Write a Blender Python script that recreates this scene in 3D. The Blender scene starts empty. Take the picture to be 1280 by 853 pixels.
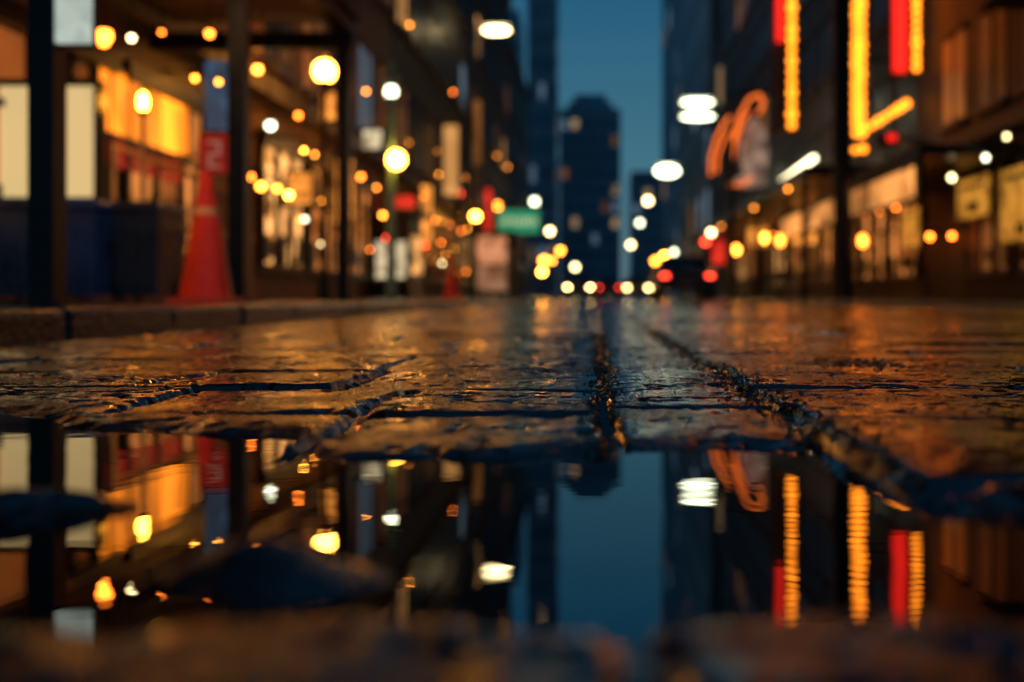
import bpy, math, random
import numpy as np
from mathutils import Vector, Matrix
random.seed(7)
scene = bpy.context.scene
scene.view_settings.view_transform = 'Standard'
scene.view_settings.look = 'None'
scene.view_settings.exposure = 0

# ------------------------------------------------------------------ materials
MATS = {}
def emit(name, col, s, noise=0.0, scale=3.0):
    if name in MATS: return MATS[name]
    m = bpy.data.materials.new(name); m.use_nodes = True
    nt = m.node_tree; b = nt.nodes['Principled BSDF']
    b.inputs['Base Color'].default_value = (col[0]*.5, col[1]*.5, col[2]*.5, 1)
    b.inputs['Roughness'].default_value = 0.4
    b.inputs['Emission Color'].default_value = (*col, 1)
    b.inputs['Emission Strength'].default_value = s
    if noise:
        tc = nt.nodes.new('ShaderNodeTexCoord')
        n = nt.nodes.new('ShaderNodeTexVoronoi'); n.inputs['Scale'].default_value = scale
        nt.links.new(tc.outputs['Object'], n.inputs['Vector'])
        mr = nt.nodes.new('ShaderNodeMapRange')
        mr.inputs['To Min'].default_value = s*(1-noise); mr.inputs['To Max'].default_value = s*(1+noise)
        sep = nt.nodes.new('ShaderNodeSeparateColor')
        nt.links.new(n.outputs['Color'], sep.inputs[0])
        nt.links.new(sep.outputs[0], mr.inputs['Value'])
        nt.links.new(mr.outputs[0], b.inputs['Emission Strength'])
    if s < .6: m.cycles.emission_sampling = 'NONE'
    MATS[name] = m; return m

def pbr(name, col, rough=0.5, metal=0.0, var=0.3, scale=4.0, bump=0.1, bscale=40):
    if name in MATS: return MATS[name]
    m = bpy.data.materials.new(name); m.use_nodes = True
    nt = m.node_tree; b = nt.nodes['Principled BSDF']
    tc = nt.nodes.new('ShaderNodeTexCoord')
    n = nt.nodes.new('ShaderNodeTexNoise'); n.inputs['Scale'].default_value = scale; n.inputs['Detail'].default_value = 3
    nt.links.new(tc.outputs['Object'], n.inputs['Vector'])
    r = nt.nodes.new('ShaderNodeValToRGB')
    r.color_ramp.elements[0].position = .3; r.color_ramp.elements[1].position = .7
    r.color_ramp.elements[0].color = (*[c*(1-var) for c in col], 1)
    r.color_ramp.elements[1].color = (*[c*(1+var) for c in col], 1)
    nt.links.new(n.outputs['Fac'], r.inputs['Fac']); nt.links.new(r.outputs['Color'], b.inputs['Base Color'])
    mr = nt.nodes.new('ShaderNodeMapRange'); mr.inputs['To Min'].default_value = max(.02, rough*.7); mr.inputs['To Max'].default_value = min(1, rough*1.3)
    nt.links.new(n.outputs['Fac'], mr.inputs['Value']); nt.links.new(mr.outputs[0], b.inputs['Roughness'])
    b.inputs['Metallic'].default_value = metal
    if bump > .12:
        n2 = nt.nodes.new('ShaderNodeTexNoise'); n2.inputs['Scale'].default_value = bscale; n2.inputs['Detail'].default_value = 3
        nt.links.new(tc.outputs['Object'], n2.inputs['Vector'])
        bp = nt.nodes.new('ShaderNodeBump'); bp.inputs['Strength'].default_value = bump; bp.inputs['Distance'].default_value = 0.02
        nt.links.new(n2.outputs['Fac'], bp.inputs['Height']); nt.links.new(bp.outputs['Normal'], b.inputs['Normal'])
    MATS[name] = m; return m

# ------------------------------------------------------------------ mesh builder
class MB:
    def __init__(s): s.v=[]; s.f=[]; s.mi=[]; s.mats=[]; s.sm=[]
    def _m(s, m):
        if m not in s.mats: s.mats.append(m)
        return s.mats.index(m)
    def poly(s, pts, faces, m, smooth=False):
        o=len(s.v); s.v += [tuple(p) for p in pts]; k=s._m(m)
        for f in faces: s.f.append(tuple(i+o for i in f)); s.mi.append(k); s.sm.append(smooth)
    def box(s, c, d, m, taper=1.0):
        x,y,z=c; a,b,h=d[0]/2,d[1]/2,d[2]/2; t=taper
        p=[(x-a,y-b,z-h),(x+a,y-b,z-h),(x+a,y+b,z-h),(x-a,y+b,z-h),(x-a*t,y-b*t,z+h),(x+a*t,y-b*t,z+h),(x+a*t,y+b*t,z+h),(x-a*t,y+b*t,z+h)]
        s.poly(p,[(0,3,2,1),(4,5,6,7),(0,1,5,4),(1,2,6,5),(2,3,7,6),(3,0,4,7)],m)
    def b2(s, x0,x1,y0,y1,z0,z1,m): s.box(((x0+x1)/2,(y0+y1)/2,(z0+z1)/2),(x1-x0,y1-y0,z1-z0),m)
    def cyl(s, p0, p1, r, m, r1=None, seg=12):
        p0=Vector(p0); p1=Vector(p1); r1=r if r1 is None else r1
        d=(p1-p0).normalized(); u=d.orthogonal().normalized(); w=d.cross(u)
        pts=[]
        for P,R in ((p0,r),(p1,r1)):
            for i in range(seg):
                a=2*math.pi*i/seg; pts.append(P+R*(math.cos(a)*u+math.sin(a)*w))
        fs=[(i,(i+1)%seg,seg+(i+1)%seg,seg+i) for i in range(seg)]
        s.poly(pts,fs,m,True); s.poly(pts,[tuple(range(seg))[::-1],tuple(range(seg,2*seg))],m)
    def sph(s, c, r, m, sc=(1,1,1), seg=8, rings=6):
        pts=[]; fs=[]
        for j in range(rings+1):
            t=math.pi*j/rings
            for i in range(seg):
                a=2*math.pi*i/seg
                pts.append((c[0]+r*sc[0]*math.sin(t)*math.cos(a),c[1]+r*sc[1]*math.sin(t)*math.sin(a),c[2]+r*sc[2]*math.cos(t)))
        for j in range(rings):
            for i in range(seg):
                a=j*seg+i; b=j*seg+(i+1)%seg; fs.append((a,a+seg,b+seg,b))
        s.poly(pts,fs,m,True)
    def tube(s, pts, r, m, seg=8):
        for a,b in zip(pts[:-1],pts[1:]): s.cyl(a,b,r,m,seg=seg)
    def build(s, name, bevel=0):
        me=bpy.data.meshes.new(name); me.from_pydata(s.v,[],s.f)
        for m in s.mats: me.materials.append(m)
        me.polygons.foreach_set('material_index',s.mi); me.polygons.foreach_set('use_smooth',s.sm); me.update()
        ob=bpy.data.objects.new(name,me); scene.collection.objects.link(ob)
        if bevel:
            bv=ob.modifiers.new('bevel','BEVEL'); bv.width=bevel; bv.segments=2; bv.limit_method='ANGLE'
        return ob

# ------------------------------------------------------------------ world
w=bpy.data.worlds.new("World"); scene.world=w; w.use_nodes=True
nt=w.node_tree; bg=nt.nodes['Background']
sky=nt.nodes.new('ShaderNodeTexSky'); sky.sky_type='NISHITA'; sky.sun_disc=False
sky.sun_elevation=math.radians(-4); sky.sun_rotation=math.radians(20)
tc=nt.nodes.new('ShaderNodeTexCoord'); sp=nt.nodes.new('ShaderNodeSeparateXYZ')
nt.links.new(tc.outputs['Generated'],sp.inputs[0])
rp=nt.nodes.new('ShaderNodeValToRGB'); e=rp.color_ramp.elements
e[0].position=0.0; e[0].color=(0.085,0.150,0.180,1)
e[1].position=1.0; e[1].color=(0.005,0.026,0.062,1)
x=e.new(0.12); x.color=(0.045,0.145,0.200,1)
x=e.new(0.30); x.color=(0.013,0.090,0.175,1)
x=e.new(0.45); x.color=(0.008,0.055,0.115,1)
nt.links.new(sp.outputs['Z'],rp.inputs['Fac'])
mx=nt.nodes.new('ShaderNodeMix'); mx.data_type='RGBA'; mx.blend_type='ADD'; mx.inputs[0].default_value=0.02
nt.links.new(rp.outputs['Color'],mx.inputs[6]); nt.links.new(sky.outputs['Color'],mx.inputs[7])
nt.links.new(mx.outputs[2],bg.inputs['Color']); bg.inputs['Strength'].default_value=1.15
sd=bpy.data.lights.new('sun','SUN'); sd.energy=0.02; sd.angle=math.radians(10); sd.color=(.6,.75,1)
so=bpy.data.objects.new('sun',sd); scene.collection.objects.link(so); so.rotation_euler=(math.radians(-70),0,math.radians(20))

# ------------------------------------------------------------------ paving height field
rng=np.random.RandomState(3); TAB=rng.rand(256,256)*2-1
def vn(x,y,s=0):
    x=x+17.3*s+50; y=y+31.7*s+50
    ix=np.floor(x).astype(int); iy=np.floor(y).astype(int); fx=x-ix; fy=y-iy
    fx=fx*fx*(3-2*fx); fy=fy*fy*(3-2*fy)
    g=lambda a,b:TAB[(b+s*7)%256,a%256]
    return (g(ix,iy)*(1-fx)+g(ix+1,iy)*fx)*(1-fy)+(g(ix,iy+1)*(1-fx)+g(ix+1,iy+1)*fx)*fy
def fbm(x,y,s=0,o=4):
    r=0;a=1;t=0
    for i in range(o): r=r+a*vn(x*2**i,y*2**i,s+i); t+=a; a*=.5
    return r/t
def sstep(a,b,x):
    t=np.clip((x-a)/(b-a),0,1); return t*t*(3-2*t)

rL=[-1.0,-.62,-.27,.06,.38,.71,1.06,1.42,1.78,2.24,2.75,3.3]
while rL[-1]<17: rL.append(rL[-1]+random.uniform(.42,.62))
rR=[-1.1,-.55,-.05,.42,.86,1.30,1.75,2.3,2.95]
while rR[-1]<17: rR.append(rR[-1]+random.uniform(.5,.8))
def cols(x0,x1,a,b):
    out=[]
    for k in range(60):
        c=[x0]
        while c[-1]<x1-b*.6: c.append(c[-1]+random.uniform(a,b))
        c[-1]=x1; out.append(c)
    return out
cL=cols(0.0,2.2,.30,.50)
for k in (5,6,7): cL[k][0:2]=[0.0,.335+.01*(k-6)]
cL=[[0.015-q for q in c][::-1] for c in cL]
cR=cols(0.26,5.2,.50,.85)
rB=[-1.2+1.35*i for i in range(15)]
WATER=-.0105
def field(X,Y):
    xw=X+.022*fbm(X*3,Y*3,1,3)+.008*fbm(X*15,Y*15,5,4)
    yw=Y+.032*fbm(X*2.6,Y*2.6,9,3)+.010*fbm(X*15,Y*15,6,4)
    d=np.full(X.shape,9.); tone=np.zeros(X.shape); off=np.zeros(X.shape)
    def region(mask,rows,cc,seed):
        ri=np.clip(np.searchsorted(rows,yw)-1,0,len(rows)-2)
        for k in range(len(rows)-1):
            mk=mask&(ri==k)
            if not mk.any(): continue
            c=np.array(cc[k%len(cc)]); x_=xw[mk]; y_=yw[mk]
            ci=np.clip(np.searchsorted(c,x_)-1,0,len(c)-2)
            x0=c[ci]; x1=c[ci+1]; y0=rows[k]; y1=rows[k+1]
            dd=np.minimum(np.minimum(x_-x0,x1-x_),np.minimum(y_-y0,y1-y_))
            rr=np.random.RandomState(seed+k*13).rand(60,4)
            d[mk]=dd; tone[mk]=rr[ci,0]
            off[mk]=(rr[ci,1]-.5)*.009+(rr[ci,2]-.5)*.022*(x_-(x0+x1)/2)+(rr[ci,3]-.5)*.036*(y_-(y0+y1)/2)
    region(xw<.015,rL,cL,11)
    region((xw>=.015)&(xw<.26),rB,[[.015,.26]]*40,500)
    region(xw>=.26,rR,cR,900)
    band=(xw>=.015)&(xw<.26)
    off=np.where(band,off*.25-.001,off)
    d=np.maximum(d,0)
    wj=.0070+.009*fbm(X*6,Y*6,21,2)
    wj=np.maximum(wj,.0018)
    chip=.030*np.clip(fbm(X*12,Y*12,33,4)-.02,0,1)
    s=sstep(wj*.5,wj+.006+chip,d)
    fillj=sstep(.1,.5,fbm(X*2.1,Y*2.1,130,3))      # mortar that still fills part of the joints
    z=off-.019*(1-s)*(1-.4*fillj)-.0016*np.exp(-d/.03)
    z+=s*(.0015*fbm(X*8,Y*8,40,4)+.0017*fbm(X*60,Y*60,44,2))
    pit=np.clip(fbm(X*24,Y*24,47,4)-.26,0,1); z-=s*.014*pit
    cr=np.abs(fbm(X*2.3+4,Y*2.3,80,5)); z-=s*.0080*np.exp(-(cr/.008)**2)*(fbm(X*1.3,Y*1.3,85,2)>-.05)
    z+=(1-s)*(.008*np.clip(fbm(X*45,Y*45,50,2),-.3,1)+.004)
    z+=.0045*fbm(X*.9,Y*.9,60,2)
    wob=.07*fbm(X*3.2,Y*3.2,70,3)+.05*fbm(X*13,Y*13,74,4)
    back=np.where(X<-.335,1.42+.10*np.sin(X*5),np.where(X<.02,1.13,np.where(X<.255,1.21,.86)))
    m=sstep(.0,.14,back+wob-Y)*sstep(-.05,.05,Y-.525-wob*.7)
    m*=sstep(-1.05,-.85,X+wob)*(1-sstep(.55,.75,X+wob))
    z-=.022*m
    z+=.034*np.exp(-((X+.20)/.080)**2-((Y-.62+.1*(X+.2))/.045)**2)*(1+.6*fbm(X*20,Y*20,91,3))
    z+=.028*np.exp(-((X+.46)/.085)**2-((Y-.80-.2*(X+.46))/.050)**2)*(1+.6*fbm(X*20,Y*20,92,3))
    z+=.014*np.exp(-((X-.36)/.14)**2-((Y-1.02)/.20)**2)
    fg=np.exp(-(np.maximum(Y-.42,0)/.09)**2)
    z+=fg*(.003+.012*fbm(X*7,Y*9,95,3)+.011*fbm(X*26,Y*26,97,3))
    tone=np.where(band,.45+.1*tone,tone)
    return z,tone,s
def axis(a,b,c,st,g,mxs):
    o=list(np.arange(a,b,st)); s=st
    while o[-1]<c: s=min(s*g,mxs); o.append(min(o[-1]+s,c))
    return o
xs=np.array(axis(-2.05,1.3,4.8,.0058,1.03,.04))
ys=np.array(list(np.arange(-.6,.3,.02))+axis(.3,2.6,16.,.0048,1.012,.034))
GX,GY=np.meshgrid(xs,ys); Z,T,S=field(GX,GY)
ny,nx=GX.shape
me=bpy.data.meshes.new('cobblestone_road')
co=np.stack([GX,GY,Z],-1).reshape(-1,3)
idx=np.arange(nx*ny).reshape(ny,nx)
fc=np.stack([idx[:-1,:-1],idx[:-1,1:],idx[1:,1:],idx[1:,:-1]],-1).reshape(-1,4)
me.vertices.add(len(co)); me.vertices.foreach_set('co',co.ravel())
me.loops.add(fc.size); me.loops.foreach_set('vertex_index',fc.ravel().astype(np.int32))
me.polygons.add(len(fc)); me.polygons.foreach_set('loop_start',(np.arange(len(fc))*4).astype(np.int32))
me.polygons.foreach_set('loop_total',np.full(len(fc),4,np.int32)); me.polygons.foreach_set('use_smooth',np.ones(len(fc),bool))
me.update(); me.validate()
for nm,arr in (('tone',T),('top',S)):
    at=me.attributes.new(nm,'FLOAT','POINT'); at.data.foreach_set('value',arr.ravel().astype(np.float32))
road=bpy.data.objects.new('cobblestone_road',me); scene.collection.objects.link(road)

m=bpy.data.materials.new('wet_stone'); m.use_nodes=True; nt=m.node_tree; b=nt.nodes['Principled BSDF']
L=nt.links.new; N=nt.nodes.new
tc=N('ShaderNodeTexCoord')
def noise(scale,detail=4,rough=.5):
    n=N('ShaderNodeTexNoise'); n.inputs['Scale'].default_value=scale; n.inputs['Detail'].default_value=detail; n.inputs['Roughness'].default_value=rough
    L(tc.outputs['Object'],n.inputs['Vector']); return n
n1=noise(9,5); n2=noise(150,2,.6); n3=noise(3.8,5,.6)
at=N('ShaderNodeAttribute'); at.attribute_name='tone'
tp=N('ShaderNodeAttribute'); tp.attribute_name='top'
r1=N('ShaderNodeValToRGB'); r1.color_ramp.elements[0].color=(.010,.011,.015,1); r1.color_ramp.elements[1].color=(.038,.034,.032,1)
L(at.outputs['Fac'],r1.inputs['Fac'])
r2=N('ShaderNodeValToRGB'); r2.color_ramp.elements[0].position=.35; r2.color_ramp.elements[1].position=.65
r2.color_ramp.elements[0].color=(.30,.30,.33,1); r2.color_ramp.elements[1].color=(1.4,1.35,1.25,1)
L(n1.outputs['Fac'],r2.inputs['Fac'])
mm=N('ShaderNodeMix'); mm.data_type='RGBA'; mm.blend_type='MULTIPLY'; mm.inputs[0].default_value=1
L(r1.outputs['Color'],mm.inputs[6]); L(r2.outputs['Color'],mm.inputs[7])
m2=N('ShaderNodeMix'); m2.data_type='RGBA'; m2.inputs[6].default_value=(.008,.007,.006,1)
L(tp.outputs['Fac'],m2.inputs[0]); L(mm.outputs[2],m2.inputs[7]); L(m2.outputs[2],b.inputs['Base Color'])
film=N('ShaderNodeMapRange'); film.inputs['From Min'].default_value=.44; film.inputs['From Max'].default_value=.54; film.inputs['To Min'].default_value=1.0; film.inputs['To Max'].default_value=.16
L(n3.outputs['Fac'],film.inputs['Value'])
rr=N('ShaderNodeMapRange'); rr.inputs['To Min'].default_value=.04; rr.inputs['To Max'].default_value=.13
L(film.outputs[0],rr.inputs['Value']); L(rr.outputs[0],b.inputs['Roughness'])
b.inputs['IOR'].default_value=2.1
bp=N('ShaderNodeBump'); bp.inputs['Distance'].default_value=.0034
L(film.outputs[0],bp.inputs['Strength']); L(n2.outputs['Fac'],bp.inputs['Height'])
bp2=N('ShaderNodeBump'); bp2.inputs['Strength'].default_value=.45; bp2.inputs['Distance'].default_value=.0026
n4=noise(60,4,.65); L(n4.outputs['Fac'],bp2.inputs['Height']); L(bp.outputs['Normal'],bp2.inputs['Normal']); L(bp2.outputs['Normal'],b.inputs['Normal'])
me.materials.append(m); WET=m

wm=bpy.data.materials.new('water'); wm.use_nodes=True; nt=wm.node_tree; b=nt.nodes['Principled BSDF']; L=nt.links.new; N=nt.nodes.new
b.inputs['Base Color'].default_value=(.005,.005,.006,1); b.inputs['Roughness'].default_value=.006; b.inputs['IOR'].default_value=2.6
tc=N('ShaderNodeTexCoord'); n=noise(7,2); bp=N('ShaderNodeBump'); bp.inputs['Strength'].default_value=.10; bp.inputs['Distance'].default_value=.004
L(n.outputs['Fac'],bp.inputs['Height']); L(bp.outputs['Normal'],b.inputs['Normal'])
mb=MB(); mb.poly([(-2.05,-.6,WATER),(4.8,-.6,WATER),(4.8,16,WATER),(-2.05,16,WATER)],[(0,1,2,3)],wm); mb.build('puddle_water')

grit=pbr('grit',(.16,.11,.065),.08,0,.5,60,0,300)
mb=MB(); P=[]
R=random.Random(5)
for i in range(9000):
    c=R.random()
    if c<.18: x_=.012+R.gauss(0,.014); y_=R.uniform(.9,4.5)
    elif c<.38: x_=.26+R.gauss(0,.024); y_=R.uniform(.9,5)
    elif c<.43: x_=.60+R.gauss(0,.06); y_=2.4+R.gauss(0,.12)
    else: x_=R.uniform(-1.5,1.3); y_=R.uniform(.9,4.2)
    P.append((x_,y_,R.uniform(.0012,.0044)*(1 if c<.43 else .5)))
px=np.array([p[0] for p in P]); py=np.array([p[1] for p in P]); pz=field(px,py)[0]
for (a,c,r),z in zip(P,pz):
    if z<WATER-.003: continue
    pts=[]
    for v in ((1,0,0),(-1,0,0),(0,1,0),(0,-1,0),(0,0,1),(0,0,-1)):
        k=r*R.uniform(.7,1.4); pts.append((a+v[0]*k,c+v[1]*k,z+r*.3+v[2]*k*.7))
    mb.poly(pts,[(0,2,4),(2,1,4),(1,3,4),(3,0,4),(2,0,5),(1,2,5),(3,1,5),(0,3,5)],grit)
mb.build('gravel')

# ------------------------------------------------------------------ ground, road, pavements
asph=pbr('wet_asphalt',(.03,.03,.033),.13,0,.4,1.5,.35,25)
conc=pbr('wet_concrete',(.05,.047,.045),.12,0,.4,3,.25,22)
dark=pbr('earth',(.03,.03,.03),.6)
mb=MB(); mb.poly([(-900,-300,-.08),(900,-300,-.08),(900,1500,-.08),(-900,1500,-.08)],[(0,1,2,3)],dark); mb.build('ground')
white=pbr('road_paint',(.5,.5,.48),.3,0,.4,12)
mb=MB()
mb.b2(-2.05,4.8,16,600,-.06,-.003,asph); mb.b2(-2.05,4.8,-40,-.6,-.06,-.003,asph)
mb.build('asphalt_road')
mb=MB()
for i in range(14):
    y=22+i*9; mb.poly([(1.3,y,.001),(1.42,y,.001),(1.42,y+3,.001),(1.3,y+3,.001)],[(0,1,2,3)],white)
mb.build('road_marking')
kst=pbr('kerb_stone',(.018,.018,.020),.08,0,.4,8,.45,35)
mb=MB(); y=-20
while y<140:
    mb.b2(-2.22,-2.056+R.uniform(-.012,.003),y,y+.99,-.06,.112+R.uniform(-.006,.006),kst); y+=1.0
mb.build('kerb',bevel=.028)
mb=MB(); y=-20
while y<140:
    mb.b2(4.802,4.97,y,y+1.19,-.06,.09,kst); y+=1.2
mb.build('kerb',bevel=.012)
mb=MB(); y=-20
while y<200:
    for k in range(3):
        st=1.5 if y<60 else 5
        mb.b2(-2.225-1.1*(k+1)+.006,-2.225-1.1*k,y,y+st-.008,-.06,.111+R.uniform(-.003,.003),conc)
    y+=st
mb.build('pavement')
mb=MB(); mb.b2(4.975,9,-20,200,-.06,.088,conc); mb.build('pavement')

# ------------------------------------------------------------------ buildings
warm=emit('window_warm',(1,.46,.13),.55,.8,.7); dimw=emit('window_dim',(1,.38,.09),.09,.9,.5); cool=emit('window_cool',(.5,.75,1),.14,.6,.5)
twin=emit('tower_window',(1,.62,.30),.22,.8,.3)
glass=pbr('window_glass',(.012,.016,.022),.38,0,.2,1); cglass=pbr('car_glass',(.01,.01,.012),.05)
shopw=emit('shop_interior',(1,.33,.07),.50,1.0,2.6); shopb=emit('shop_interior_bright',(1,.46,.13),1.0,1.0,3.2)
brickA=pbr('brown_brick',(.17,.08,.045),.6,0,.3,2,.3,12); brickB=pbr('dark_stone',(.06,.048,.042),.6,0,.3,1); brickD=pbr('dark_brick',(.038,.030,.028),.6,0,.3,1)
brickC=pbr('grey_stone',(.10,.10,.11),.6,0,.3,1); towerm=pbr('tower_cladding_haze',(.22,.36,.46),.5,0,.12,.1)  # tower cladding paled and tinted blue, aerial haze painted into its colour
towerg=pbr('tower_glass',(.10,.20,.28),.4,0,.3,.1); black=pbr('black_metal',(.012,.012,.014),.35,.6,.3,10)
trim=pbr('stone_trim',(.13,.11,.09),.6)
def building(name,x0,x1,y0,y1,h,wall,side,lit=.12,fl=3.6,bay=2.2,shop=None,base=.11,win=None):
    mb=MB(); mb.b2(x0,x1,y0,y1,base-.1,h,wall)
    xf=x1 if side>0 else x0
    z=4.0 if shop else 1.5
    if shop:
        y=y0+.4
        while y+2.6<=y1:
            mt=R.choice(shop)
            mb.b2(min(xf,xf+side*.03),max(xf,xf+side*.03),y,y+2.3,.7,2.6,mt)
            for yy in (y,y+.77,y+1.53,y+2.3): mb.box((xf+side*.05,yy,1.65),(.10,.09,2.0),black)
            mb.box((xf+side*.05,y+1.15,1.9),(.09,2.3,.07),black)
            mb.box((xf+side*.08,y+1.15,2.72),(.16,2.5,.22),black)
            mb.box((xf+side*.05,y+1.15,.62),(.10,2.4,.12),trim)
            for q in range(5): mb.box((xf+side*.05,y+.25+q*.45,.85+R.uniform(0,.2)),(.04,.22,R.uniform(.25,.6)),black)
            y+=2.75
        mb.box((xf+side*.15,(y0+y1)/2,3.45),(.3,y1-y0-.02,.3),trim)
    while z+2.2<h:
        y=y0+.7
        while y+1.3<y1:
            mt=(win or R.choice([warm,dimw,dimw,cool])) if R.random()<lit else glass
            mb.b2(min(xf,xf+side*.02),max(xf,xf+side*.02),y,y+1.3,z,z+1.9,mt)
            mb.box((xf+side*.08,y+.65,z-.08),(.16,1.5,.14),trim); mb.box((xf+side*.05,y+.65,z+1.97),(.1,1.5,.12),wall)
            mb.box((xf+side*.035,y+.65,z+.95),(.03,.06,1.9),black)
            y+=bay
        x=x0+.7
        while x+1.2<x1 :
            mt=(win or R.choice([warm,dimw,dimw,cool])) if R.random()<lit else glass
            mb.b2(x,x+1.2,y0-.02,y0,z,z+1.9,mt); mb.box((x+.6,y0-.06,z-.08),(1.4,.12,.14),trim)
            x+=bay
        z+=fl
    mb.box(((x0+x1)/2,(y0+y1)/2,h+.2),(x1-x0+.6,y1-y0+.6,.4),trim)
    return mb.build(name)
def tower(name,x0,x1,y0,y1,h,steps=0,lit=.10):
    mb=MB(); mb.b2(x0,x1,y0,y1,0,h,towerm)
    W=x1-x0; D=y1-y0
    for s_ in range(steps):
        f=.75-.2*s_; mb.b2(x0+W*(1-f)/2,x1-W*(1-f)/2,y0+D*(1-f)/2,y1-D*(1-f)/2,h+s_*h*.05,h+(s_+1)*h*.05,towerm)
    nf=int(h/4); nb=max(3,int(W/2.4))
    for k in range(nf):
        for i in range(nb):
            a=x0+W*(i+.2)/nb; bb=x0+W*(i+.8)/nb
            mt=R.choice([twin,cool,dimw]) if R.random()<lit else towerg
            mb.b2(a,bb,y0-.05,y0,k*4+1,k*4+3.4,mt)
        nb2=max(3,int(D/3))
        for xx,sg in ((x0,-1),(x1,1)):
            for i in range(nb2):
                a=y0+D*(i+.2)/nb2; bb=y0+D*(i+.8)/nb2
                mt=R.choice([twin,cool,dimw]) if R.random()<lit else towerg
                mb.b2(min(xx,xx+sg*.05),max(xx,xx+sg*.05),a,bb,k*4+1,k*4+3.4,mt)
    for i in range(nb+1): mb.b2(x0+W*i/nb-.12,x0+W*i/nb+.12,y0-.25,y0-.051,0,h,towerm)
    return mb.build(name)
SH=[shopw,shopw,dimw,shopb]
building('brick_building',-16,-5.4,3,15.9,15,brickA,1,.10,shop=[dimw,shopw,dimw])
building('brick_building',-16,-5.4,16,27,24,brickA,1,.30,shop=[shopb,shopw])
building('stone_building',-18,-5.4,27.1,44,38,brickB,1,.22,shop=SH)
building('stone_building',-18,-5.5,44.2,66,46,brickC,1,.18,shop=SH)
building('stone_building',-18,-6.6,70,100,19,brickB,1,.10,shop=SH)
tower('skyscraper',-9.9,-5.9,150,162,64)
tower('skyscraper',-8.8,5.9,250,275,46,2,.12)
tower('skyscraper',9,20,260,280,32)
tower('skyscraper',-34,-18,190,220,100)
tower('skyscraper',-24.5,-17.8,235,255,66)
building('theatre_building',7.9,20,8,24.5,16,brickD,-1,.03,shop=[dimw,dimw,dimw])
building('stone_building',7.9,20,24.6,42,30,brickD,-1,.04,shop=[shopw,dimw,shopw])
building('stone_building',7.9,20,42.2,64,40,brickB,-1,.05,shop=SH)
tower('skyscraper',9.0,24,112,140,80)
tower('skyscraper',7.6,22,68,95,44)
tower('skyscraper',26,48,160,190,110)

# ------------------------------------------------------------------ lamps and lights
Lwarm=emit('lamp_warm',(1,.36,.035),50); Lorange=emit('lamp_orange',(1,.18,.015),20); Lwhite=emit('lamp_white',(1,.74,.34),13)
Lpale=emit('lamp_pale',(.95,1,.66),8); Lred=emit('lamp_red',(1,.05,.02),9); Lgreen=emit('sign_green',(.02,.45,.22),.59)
Lhead=emit('headlight',(1,.66,.24),40); Ltail=emit('taillight',(1,.05,.02),9); Lamber=emit('lamp_amber',(1,.29,.025),20)
polem=pbr('pole_paint',(.05,.09,.09),.35,.5)
def globe_lamp(x,y,z,mat=Lwarm,r=.13):
    mb=MB(); mb.cyl((x,y,.1),(x,y,.45),.11,black,.08); mb.cyl((x,y,.45),(x,y,z-r),.05,black,.035)
    mb.cyl((x,y,z-r-.08),(x,y,z-r+.02),.05,black,.09); mb.sph((x,y,z),r,mat,seg=12,rings=8); mb.cyl((x,y,z+r-.02),(x,y,z+r+.1),.07,black,.01)
    return mb.build('street_lamp')
def cobra(xp,y,xh,z,mat=Lwhite,w_=1.2,d_=.5,rows=1,h_=.20):
    mb=MB()
    mb.cyl((xp,y,.05),(xp,y,z-.6),.12,polem,.07); mb.cyl((xp,y,.1),(xp,y,.6),.2,polem,.15)
    pts=[(xp,y,z-.6)]+[(xp+(xh-xp)*t,y,z-.6+.85*math.sin(t*math.pi/2)) for t in (.2,.4,.6,.8,1)]
    mb.tube(pts,.045,polem)
    for k in range(rows):
        zz=z-k*.56
        mb.box((xh,y,zz+h_*.5+.04),(w_+.1,d_+.1,.08),polem,.8); mb.sph((xh,y,zz),.5,mat,(w_,d_,h_),12,8)
        if k: mb.cyl((xh,y,zz+.1),(xh,y,zz+.5),.03,polem)
    return mb.build('street_lamp')
globe_lamp(-4.24,16,3.68,Lwarm,.17)
mb=MB(); mb.cyl((-4,20,.1),(-4,20,4.75),.10,pbr('green_pole',(.16,.36,.32),.4,.2),.07)
mb.sph((-4,20,4.16),.11,Lpale,(1,1,1.2)); mb.cyl((-4,20,2.55),(-3.88,20,2.62),.03,black); mb.sph((-3.88,19.9,2.82),.17,Lwarm,seg=12,rings=8); mb.cyl((-4,20,4.4),(-4,20,4.45),.2,polem)
mb.build('street_lamp')
cobra(-4.9,40,-3.9,10.55,Lwhite,1.1,.6,1,.28)
cobra(5.3,40,3.97,7.74,Lpale,1.3,.6,2,.22)
cobra(5.3,55,3.82,6.9,Lpale,1.3,.8,1,.62)
cobra(5.3,62,3.15,5.95,Lwhite,.4,.5,1,.4)
cobra(5.3,80,3.43,5.9,Lpale,.4,.6,1,.4)
cobra(-4.8,60,-3.6,5.7,Lpale,.4,.5,1,.4)
cobra(-4.8,80,-3.6,5.25,Lwhite,.45,.6,1,.45)
cobra(-4.8,120,-2.44,3.6,Lwhite,.6,.8,1,.6)
cobra(5.3,100,3.4,5.2,Lwhite,.5,.8,1,.5)
globe_lamp(-4.47,38,3.13,Lwarm,.15); globe_lamp(-3.05,60,2.27,Lamber,.2); globe_lamp(-2.95,56,1.5,Lwarm,.16)
globe_lamp(4.95,44,2.9,Lwhite,.13); globe_lamp(5.5,40.5,2.0,Lamber,.18)
globe_lamp(5.0,75,3.1,Lwarm,.2); globe_lamp(5.1,88,3.2,Lamber,.25); globe_lamp(-4.6,48,4.4,Lamber,.15); globe_lamp(-3.3,95,4.4,Lamber,.25)
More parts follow.
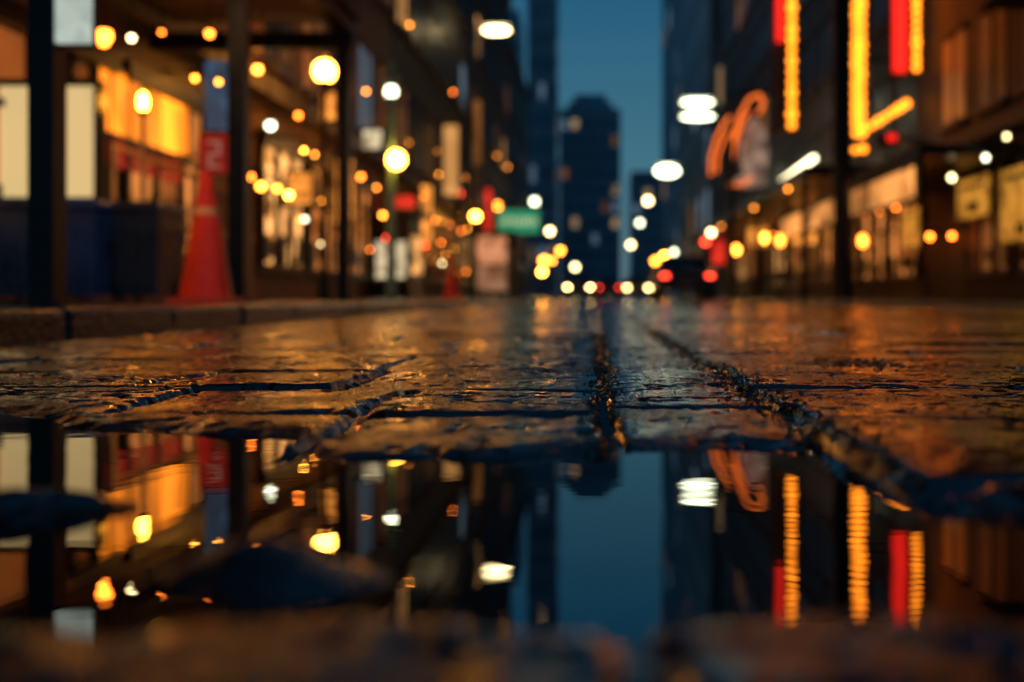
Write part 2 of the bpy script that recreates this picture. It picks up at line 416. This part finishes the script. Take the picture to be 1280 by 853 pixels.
def pendant(x,y,z,zt,mat,r=.06):
    mb=MB(); mb.cyl((x,y,z+r*.6),(x,y,z+r+.05),r*1.1,black,.02); mb.sph((x,y,z),r,mat)
    if y<12.1: mb.cyl((x,y,z+r),(x,y,zt),.008,black,seg=6); mb.build('pendant_lamp')
    else:
        mb.cyl((x,y,z+r+.03),(x,y,z+r+.16),.012,black,seg=6); mb.cyl((x,y,z+r+.15),(-5.4,y,z+r+.25),.014,black,seg=6); mb.build('wall_lantern')
RT=3.3
for x,y,z,mt,r in [(-4.56,9.5,2.58,Lorange,.07),(-4.49,9.9,2.66,Lwhite,.03),(-3.85,10.2,2.78,Lorange,.035),(-4.61,12.8,2.69,Lpale,.05),(-4.23,12.8,3.0,Lamber,.05),
    (-4.45,14,2.5,Lpale,.06),(-4.35,12.9,1.67,Lorange,.035),(-4.58,14,1.67,Lamber,.055),(-4.36,14,1.64,Lamber,.045),(-4.2,14,1.55,Lwarm,.045),(-5.0,10.4,2.75,Lorange,.05),(-4.98,9.3,2.35,Lpale,.02),
    (-4.7,12,2.72,Lamber,.03),(-4.08,14.3,2.2,Lwarm,.02),(-3.98,14.0,1.22,Lpale,.03),(-4.75,11.2,3.05,Lorange,.02),(-4.2,11.4,2.55,Lamber,.025)]:
    pendant(x,y,z,RT,mt,r)
mb=MB(); mb.b2(-3.4,-2.4,6.33,6.45,3.0,3.05,emit('cone_fill_glow',(1,.50,.20),85)); mb.b2(-3.45,-2.35,6.3,6.48,3.055,3.12,black); mb.b2(-3.45,-2.35,6.26,6.29,2.86,3.12,black); mb.cyl((-2.95,6.4,3.12),(-2.95,6.4,RT),.02,black); mb.build('cone_fill_lamp')  # unseen fill light with hood, added above the frame to brighten the cone
def strings(x,y0,y1,z,n,sag,seed,mats,r0=.03,r1=.07):
    q=random.Random(seed); mb=MB(); pts=[]
    for i in range(n+1):
        t=(i+q.uniform(-.4,.4)*(0<i<n))/n; zz=z-sag*abs(math.sin(t*math.pi*4)); pts.append((x+q.uniform(-.15,.15),y0+(y1-y0)*t,zz+q.uniform(-.18,.18)))
    mb.tube(pts,.008,black,6)
    for p in pts: mb.cyl(p,(p[0],p[1],p[2]-.08),.012,black,seg=6); mb.sph((p[0],p[1],p[2]-.12),r0+(r1-r0)*q.random()**2,q.choice(mats),seg=6,rings=4)
    mb.build('string_lights')
strings(-4.9,16.5,40,3.1,14,.5,1,[Lamber,Lorange],.015,.06); strings(-5.1,17,45,5.2,10,.8,2,[Lorange,Lamber],.015,.045); strings(-5.1,18,60,8.0,5,.6,9,[Lorange,Lamber],.02,.05)
strings(-4.7,18,34,2.0,9,.5,4,[Lamber,Lorange,Lred],.015,.06); strings(7.4,22,60,3.2,12,.6,3,[Lamber,Lorange],.02,.07)
strings(-4.95,17,50,1.5,12,.3,12,[Lamber,Lorange,Lwhite],.012,.04)
def blade(x0,x1,y,z0,z1,mat,wallx):
    mb=MB(); mb.b2(x0,x1,y-.06,y+.06,z0,z1,mat)
    for zz in (z0-.03,z1+.03): mb.b2(x0-.05,x1+.05,y-.08,y+.08,zz-.03,zz+.03,black)
    for xx in (x0-.03,x1+.03): mb.b2(xx-.03,xx+.03,y-.075,y+.075,z0,z1,black)
    mb.cyl((wallx,y,(z0+z1)/2+.1),((x0+x1)/2,y,(z0+z1)/2+.1),.02,black); mb.build('shop_sign')
cream=emit('sign_cream',(1,.74,.32),.66,.12,1.2); redS=emit('sign_red',(1,.04,.02),.8,.3,5); ambS=emit('sign_amber',(1,.34,.05),1.1,.7,6)
whS=emit('sign_white',(.95,.80,.48),.65,.6,6); blS=emit('sign_blue',(.08,.22,.42),.22,.5,4); yelS=emit('poster_yellow',(1,.42,.05),.45,.7,5)
blade(-5.1,-4.7,17,1.7,2.2,ambS,-5.4); blade(-4.9,-4.65,18.3,3.3,3.8,ambS,-5.4); blade(-5.2,-4.85,20.5,1.6,2.9,ambS,-5.4)
blade(-5.1,-4.7,22.5,3.4,3.8,whS,-5.4); blade(-5.2,-4.6,26,2.1,2.7,redS,-5.4); blade(-5.1,-4.8,30,1.6,3.4,ambS,-5.4); blade(-5.2,-4.7,35,3.6,6.0,warm,-5.4)
blade(-5.2,-4.9,48,2.2,5.2,redS,-5.5); blade(-5.2,-4.7,42,5.5,8.2,dimw,-5.5); blade(7.0,7.7,30,3.0,3.6,redS,7.9); blade(6.9,7.7,36,2.0,3.0,ambS,7.9); blade(6.8,7.7,46,2.4,4.4,ambS,7.9); blade(6.6,7.6,58,2,3.4,redS,7.9)
mb=MB(); mb.b2(-5.25,-4.35,24,25.6,.11,2.1,black); mb.b2(-5.15,-4.45,23.96,24,.6,1.45,whS); mb.b2(-4.35,-4.31,24.2,25.4,.7,1.6,shopb); mb.b2(-5.4,-4.1,23.6,25.8,2.1,2.2,polem); mb.b2(-5.25,-4.35,23.8,24,.5,.58,trim)
mb.build('newsstand')
mb=MB()
for x in (-4.8,-3.3):
    for y in (40,43): mb.b2(x-.04,x+.04,y-.04,y+.04,.11,2.6,black)
mb.b2(-4.95,-3.15,39.8,43.2,2.6,2.72,black); mb.b2(-4.7,-3.5,39.95,40.05,1.4,2.5,emit('advert',(1,.45,.22),.40,.7,3)); mb.b2(-4.7,-3.5,39.96,40.04,.4,1.3,emit('advert_b',(1,.55,.3),.18,.7,3)); mb.b2(-4.7,-4.3,40.5,42.6,.5,.56,black)
mb.build('bus_shelter')

# ------------------------------------------------------------------ sidewalk shed
ply=pbr('plywood',(.08,.05,.03),.6)
mb=MB()
for y in (2.6,5.6,8.6,12.2):
    mb.b2(-3.07,-2.93,y-.07,y+.07,.112,RT-.2,black); mb.b2(-3.14,-2.86,y-.14,y+.14,.10,.135,black)
    mb.b2(-5.3,-2.9,y-.05,y+.05,RT-.2,RT,black)
mb.b2(-3.09,-2.91,2.4,12.4,RT,RT+.18,black); mb.b2(-5.38,-2.85,2.4,12.4,RT+.182,RT+.26,ply); mb.b2(-2.9,-2.85,2.4,12.4,RT+.262,RT+1.1,ply)
for y in (5.7,8.7): mb.cyl((-3,y+.1,2.7),(-3,y+.8,RT),.03,black)
mb.build('sidewalk_shed')
mb=MB(); mb.b2(-2.93,-2.74,5.54,5.58,1.535,1.95,emit('sign_face',(.75,.85,.72),.58,.15,6)); mb.b2(-2.95,-2.72,5.58,5.60,1.515,1.97,black); mb.cyl((-2.95,5.59,1.75),(-3.0,5.59,1.75),.02,black)
mb.build('hanging_sign',bevel=.01)
mb=MB(); mb.b2(-5.36,-4.50,9.2,9.3,1.05,2.05,cream)
for z in (1.02,2.08): mb.b2(-5.38,-4.47,9.17,9.33,z-.03,z+.03,black)
mb.b2(-4.50,-4.46,9.17,9.33,1.05,2.05,black); mb.b2(-4.92,-4.88,9.19,9.2,1.05,2.05,black)
for x in (-5.2,-4.6): mb.b2(x-.03,x+.03,9.22,9.28,.11,1.0,black)
mb.build('illuminated_billboard')
def bin_(x,y,col,n):
    bm=pbr(n,col,.3); mb=MB(); W=.42
    p=[]
    for z,k in ((.16,.8),(.90,1.0)):
        p+=[(x-W/2*k,y-.27*k,z),(x+W/2*k,y-.27*k,z),(x+W/2*k,y+.27*k,z),(x-W/2*k,y+.27*k,z)]
    mb.poly(p,[(0,3,2,1),(4,5,6,7),(0,1,5,4),(1,2,6,5),(2,3,7,6),(3,0,4,7)],bm)
    mb.box((x,y,.92),(W+.04,.60,.04),bm); mb.box((x,y-.02,.96),(W+.02,.56,.05),bm,.85); mb.cyl((x-W/2,y+.32,.95),(x+W/2,y+.32,.95),.018,black)
    for s_ in (-1,1): mb.cyl((x+s_*.20,y+.24,.21),(x+s_*.16,y+.24,.21),.10,black)
    for s_ in (-.1,0,.1): mb.box((x+s_,y-.262,.5),(.02,.03,.5),bm)
    mb.build('wheelie_bin',bevel=.012)
bin_(-4.88,8.8,(.02,.06,.16),'bin_blue'); bin_(-4.40,8.85,(.015,.06,.24),'bin_blue2'); bin_(-3.98,9.1,(.015,.03,.07),'bin_grey')
orail=pbr('rail_metal',(.65,.32,.12),.3,.5)
mb=MB(); mb.cyl((-4.29,9.7,.11),(-4.29,9.7,1.9),.028,orail,.022); mb.cyl((-4.29,9.7,1.86),(-4.29,9.7,1.92),.02,black,.06); mb.sph((-4.29,9.7,2.0),.05,emit('flame_lamp',(1,.38,.03),50),(1,1,1.9)); mb.cyl((-4.29,9.7,2.1),(-4.29,9.7,2.15),.07,black,.01)
mb.build('lamp_post')
mb=MB(); mb.cyl((-4.65,9.9,1.62),(-3.35,9.9,1.10),.025,orail); mb.cyl((-4.3,9.9,.86),(-3.3,9.9,.72),.025,orail)
for x,z in ((-4.65,1.64),(-3.9,1.36),(-3.35,1.12)): mb.cyl((x,9.9,.11),(x,9.9,z),.022,orail)
mb.build('handrail')
mb=MB(); mb.b2(-5.4,-5.3,10.9,13.3,1.95,2.65,emit('lit_orange',(1,.24,.012),2.2,.5,1.5)); mb.b2(-5.4,-5.32,11.1,13.2,1.60,1.90,emit('lit_red',(.8,.03,.02),.28,.3,3))
for z in (1.925,2.675): mb.b2(-5.4,-5.27,10.85,13.35,z-.025,z+.025,black)
for y in (10.87,13.33): mb.b2(-5.4,-5.28,y-.025,y+.025,1.95,2.65,black)
mb.build('shop_fascia_sign')
mb=MB(); mb.b2(-4.58,-4.28,12,12.08,2.12,2.92,blS); mb.b2(-4.6,-4.26,12.08,12.1,2.1,2.94,black); mb.cyl((-4.43,12.05,2.94),(-4.43,12.05,RT),.015,black); mb.build('hanging_sign')
dimred=emit('sign_dimred',(.8,.04,.03),.12,.2,4); wpaint=emit('numeral',(.9,.5,.4),.20)
mb=MB(); mb.b2(-4.66,-4.28,12,12.06,1.6,2.07,dimred)
for a in [(-4.54,-4.40,1.95,1.98),(-4.43,-4.40,1.84,1.95),(-4.54,-4.40,1.81,1.84),(-4.54,-4.51,1.70,1.81),(-4.54,-4.40,1.67,1.70)]: mb.b2(a[0],a[1],11.985,11.999,a[2],a[3],wpaint)
mb.cyl((-4.47,12.03,2.07),(-4.47,12.03,2.12),.015,black); mb.build('number_sign')
corange=pbr('cone_red',(.90,.045,.015),.35,0,.12,6); cband=pbr('cone_band',(.9,.45,.20),.3)
crub=pbr('cone_rubber',(.6,.05,.03),.5)
def cone(x,y,h,z0):
    mb=MB(); w_=.20*h/.9*1.02; mb.box((x,y,z0+.02),(2*w_,2*w_,.04),crub,.94)
    prof=[(0,.155),(.30,.118),(.33,.114),(.45,.097),(.55,.084),(.66,.068),(.72,.060),(.95,.032),(1,.026)]
    bands=[0,0,0,0,0,1,0,0]
    for (a,ra),(b_,rb),k in zip(prof[:-1],prof[1:],bands):
        mb.cyl((x,y,z0+.04+a*(h-.04)),(x,y,z0+.04+b_*(h-.04)),ra*h/.9*1.08+.012,cband if k else corange,rb*h/.9*1.08+.012,20)
    mb.build('traffic_cone')
cone(-2.95,7.75,.98,.113); cone(-2.8,20,.8,.113)

# ------------------------------------------------------------------ signals, green sign
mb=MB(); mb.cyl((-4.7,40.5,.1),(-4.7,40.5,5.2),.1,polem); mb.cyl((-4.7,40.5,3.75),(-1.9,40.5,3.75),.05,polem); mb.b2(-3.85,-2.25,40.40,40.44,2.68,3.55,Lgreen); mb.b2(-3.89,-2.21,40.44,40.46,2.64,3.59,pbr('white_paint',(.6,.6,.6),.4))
for i in range(8): mb.b2(-3.7+i*.18,-3.62+i*.18,40.385,40.398,3.0,3.25,whS)
mb.build('street_name_sign')
def signal(x,y,z,on):
    mb=MB(); mb.cyl((x+.0,y,.1),(x,y,z+.5),.06,polem); mb.b2(x-.17,x+.17,y-.35,y-.07,z-.5,z+.5,black)
    off=pbr('lens_off',(.03,.02,.02),.2)
    for k,mt in enumerate((Lred,Lamber,Lpale)):
        zz=z+.3-.3*k; mb.cyl((x,y-.38,zz),(x,y-.35,zz),.15,mt if k==on else off); mb.cyl((x,y-.5,zz+.16),(x,y-.35,zz+.17),.02,black)
    mb.build('traffic_light')
signal(-5.02,37.5,3.6,0); signal(-3.0,70,2.6,1); signal(5.0,66,3.3,2); signal(5.1,48,2.4,0)

# ------------------------------------------------------------------ right side
mb=MB(); mb.cyl((5.12,21.3,.08),(5.12,21.3,9.5),.185,black,seg=20); mb.cyl((5.12,21.3,.08),(5.12,21.3,.5),.26,black,.22,20); mb.cyl((5.12,21.3,9.5),(7.9,21.3,10),.09,black); mb.build('steel_column')
led=emit('led_yellow',(1,.25,.012),4.6); ledr=emit('led_red',(1,.02,.012),1.5); ledback=pbr('sign_back',(.02,.012,.01),.4)
def ledbar(mb,p0,p1,w_,mat=led,rows=1,sp=.20):
    p0=Vector(p0); p1=Vector(p1); n=int((p1-p0).length/sp); d=(p1-p0).normalized(); s_=Vector((d.z,0,-d.x))
    mb.cyl(p0+Vector((0,.16,0)),p1+Vector((0,.16,0)),w_*.5,ledback,seg=8)
    for i in range(n+1):
        for r_ in range(rows):
            q=p0+d*(i*sp)+s_*((r_-(rows-1)/2)*w_*.6); mb.sph(q,w_*.46*R.uniform(.8,1.1),mat,seg=8,rings=6)
mb=MB()
ledbar(mb,(4.78,25,4.35),(4.78,25,9.6),.24,sp=.26); mb.b2(4.42,4.58,25,25.1,6.4,9.6,ledr); mb.b2(4.35,4.98,25.3,25.4,4.2,9.8,ledback)
mb.cyl((5,25.35,8),(7.9,25.35,8),.05,black); mb.cyl((5,25.35,9.5),(7.9,25.35,9.5),.05,black); mb.build('neon_sign')
mb=MB()
ledbar(mb,(6.42,25,4.15),(6.42,25,9.6),.23,rows=2,sp=.24); ledbar(mb,(6.55,24.95,4.22),(7.66,24.95,4.92),.22); ledbar(mb,(6.30,24.9,3.72),(6.68,24.9,3.78),.2)
mb.cyl((6.42,25.2,6),(7.9,25.2,6),.05,black); mb.cyl((6.42,25.2,8.6),(7.9,25.2,8.6),.05,black); mb.build('neon_arrow_sign')
mb=MB(); mb.b2(7.08,7.38,24.3,24.4,5.5,9.6,ledr); ledbar(mb,(7.56,24.15,5.55),(7.56,24.15,9.6),.2); mb.b2(7.0,7.72,24.45,24.5,5.4,9.8,ledback); mb.cyl((7.4,24.42,7),(7.9,24.42,7),.05,black); mb.build('neon_sign')
mb=MB(); mb.b2(7.0,7.2,24.55,24.6,3.9,4.05,ledr); mb.b2(6.75,7.3,24.62,24.66,3.75,4.1,ledback); mb.cyl((7.2,24.64,3.95),(7.9,24.64,3.95),.03,black); mb.build('neon_sign')
lit=emit('marquee_lit',(1,.38,.09),.80,.8,.9)
mb=MB(); mb.b2(5.3,7.9,26,58,3.2,3.5,black); mb.b2(6.0,7.9,19,26,2.78,3.0,black); mb.b2(5.98,6.0,19.2,33,2.05,2.62,lit); mb.b2(6.0,6.1,19,33.2,1.98,2.05,black); mb.b2(6.002,6.1,19,33.2,2.05,2.779,black)
for y in (19.1,22.5,26,29.5,33): mb.b2(5.95,5.978,y-.04,y+.04,2.0,2.78,black)
for y in (27,35,43,51): mb.cyl((5.5,y,.09),(5.5,y,3.2),.09,black)
mb.cyl((6,28.2,3.97),(6,33,3.87),.08,emit('tube_white',(1,.85,.5),7)); mb.cyl((6,28.1,4.08),(6,33.1,3.98),.05,black); mb.b2(5.96,6.04,30,30.1,3.5,3.95,black)
for y in (28,34,43): mb.sph((5.25,y,3.1),.035,Lamber)
mb.build('marquee_canopy')
org=emit('neon_orange',(1,.17,.02),1.5); pan=emit('sign_panel_pale',(.80,.50,.36),.20,1.0,2.8)
mb=MB()
mb.tube([(4.48,40,4.9),(4.5,40,5.6),(4.7,40,6.3),(5.0,40,6.9),(5.25,40,7.2)],.055,org)
mb.tube([(4.72,40,5.0),(4.75,40,5.6),(4.95,40,6.2),(5.3,40,6.7)],.045,org)
mb.tube([(5.35,40,6.2),(5.6,40,7.2),(6.0,40,7.9),(6.4,40,8.05),(6.55,40,7.7),(6.35,40,7.3)],.06,org)
mb.tube([(5.3,40,5.2),(5.45,40,6.2),(5.7,40,7.0),(6.0,40,7.4)],.045,org)
mb.tube([(5.2,40,4.5),(5.7,40,4.55),(6.1,40,4.8)],.05,org)
mb.sph((6.25,40.4,5.9),.9,pan,(.62,.15,1.45),16,12); mb.sph((6.1,40.4,4.7),.5,pan,(1.3,.2,.6),12,8)
for zz in (8.2,4.4): mb.cyl((5.2,40.3,zz),(7.9,40.3,zz),.05,black)
mb.cyl((5.2,40.2,4.4),(5.2,40.2,8.2),.05,black); mb.cyl((4.48,40.1,5.3),(5.2,40.2,5.3),.04,black); mb.cyl((4.75,40.1,6.5),(5.2,40.2,6.5),.04,black)
mb.build('neon_sign')
for y0,y1,z0,z1 in ((20.3,22,1.8,2.6),(18.0,19.6,1.2,2.55),(24.7,26,1.4,2.3)):
    mb=MB(); mb.b2(7.76,7.8,y0,y1,z0,z1,yelS); mb.b2(7.8,7.84,y0-.06,y1+.06,z0-.06,z1+.06,black); mb.b2(7.84,7.9,y0+.2,y1-.2,z0+.2,z1-.2,black)
    mb.b2(7.74,7.758,y0+.5,y1-.7,z0+.1,z0+.3,ledback); mb.b2(7.74,7.758,y0+.2,y1-.2,z1-.2,z1-.13,ledback); mb.build('poster_case')
for x,y,z,mt,r in ((6.95,20,2.48,Lwhite,.05),(6.85,18,2.6,Lpale,.045),(7.3,18.2,3.0,Lwhite,.035),(7.3,21,1.4,Lorange,.05),(7.5,23,1.5,Lorange,.06)):
    mb=MB(); mb.sph((x,y,z),r,mt); mb.cyl((x,y,z+r),(x,y,z+r+.1),.05,black,.02); mb.cyl((x,y,z+r+.08),(7.9,y,z+r+.08),.02,black); mb.build('wall_lantern')
mb=MB(); 
for z in (5.2,8.4): mb.b2(6.7,7.88,9,18,z,z+.25,black); mb.b2(6.7,6.75,9,18,z+.252,z+1.2,ledback)
mb.build('balcony')
for x,y,z,mt in ((5.4,30,1.6,Lorange),(5.6,34,1.9,Lamber),(6.9,26.5,1.4,Lorange)):
    mb=MB(); mb.cyl((x,y,.08),(x,y,z),.04,black); mb.sph((x,y,z+.2),.10,mt,(1,1,1.5)); mb.cyl((x,y,z+.36),(x,y,z+.45),.12,black,.02); mb.build('lantern_post')

# ------------------------------------------------------------------ cars
tyre=pbr('tyre',(.02,.02,.02),.7)
def car(x,y,facing,col,n):
    paint=pbr(n,col,.18,.3,.05); mb=MB(); f=facing
    low=[(-2.2,.35),(-2.25,.75),(-2.1,.95),(-1.5,1.0),(1.15,1.0),(2.05,.85),(2.25,.65),(2.22,.35)]
    def ext(pr,w0,w1,mt,zt=1.0):
        nn=len(pr); pts=[]
        for s_ in (-1,1):
            for (a,z) in pr: pts.append((x+s_*(w1 if z>zt else w0),y+f*a,z))
        fs=[tuple(range(nn)),tuple(range(2*nn-1,nn-1,-1))]+[(i,nn+i,nn+(i+1)%nn,(i+1)%nn) for i in range(nn)]
        mb.poly(pts,fs,mt)
    ext(low,.88,.88,paint)
    cab=[(-1.5,1.0),(-.95,1.38),(.55,1.40),(1.15,1.0)]; ext(cab,.80,.62,cglass,1.01)
    ext([(-1.0,1.385),(-.92,1.43),(.5,1.44),(.6,1.395)],.64,.60,paint,1.41)
    for a in (-1.35,1.4):
        for s_ in (-1,1): mb.cyl((x+s_*.72,y+f*a,.33),(x+s_*.90,y+f*a,.33),.33,tyre,seg=18); mb.cyl((x+s_*.90,y+f*a,.33),(x+s_*.91,y+f*a,.33),.19,trim)
    for s_ in (-1,1):
        mb.sph((x+s_*.66,y+f*2.2,.68),.10,Lhead,(1.3,.6,.8)); mb.box((x+s_*.68,y-f*2.24,.78),(.22,.06,.09),Ltail); mb.box((x+s_*.95,y+f*.75,1.02),(.16,.1,.12),paint)
    mb.box((x,y-f*2.26,.55),(.5,.03,.12),trim); mb.box((x,y+f*2.25,.45),(1.5,.05,.18),black)
    mb.build('car',bevel=.03)
car(2.75,33,1,(.05,.05,.055),'paint_black'); car(-1.0,62,-1,(.1,.1,.11),'paint_grey'); car(-.9,84,-1,(.02,.03,.08),'paint_navy')
car(.9,72,1,(.1,.1,.1),'paint_silver'); car(2.9,95,1,(.2,.02,.02),'paint_red'); car(.6,118,-1,(.2,.2,.2),'paint_w'); car(2.6,66,-1,(.3,.25,.03),'paint_taxi')

# ------------------------------------------------------------------ camera
cd=bpy.data.cameras.new('camera'); cam=bpy.data.objects.new('camera',cd); scene.collection.objects.link(cam); scene.camera=cam
cam.location=(0,0,.16); cam.rotation_euler=(math.radians(90),0,0)
cd.lens=36; cd.sensor_width=36; cd.shift_x=-.082; cd.shift_y=-.0435; cd.clip_start=.01; cd.clip_end=3000
cd.dof.use_dof=True; cd.dof.focus_distance=1.75; cd.dof.aperture_fstop=1.7
print('verts',len(co))
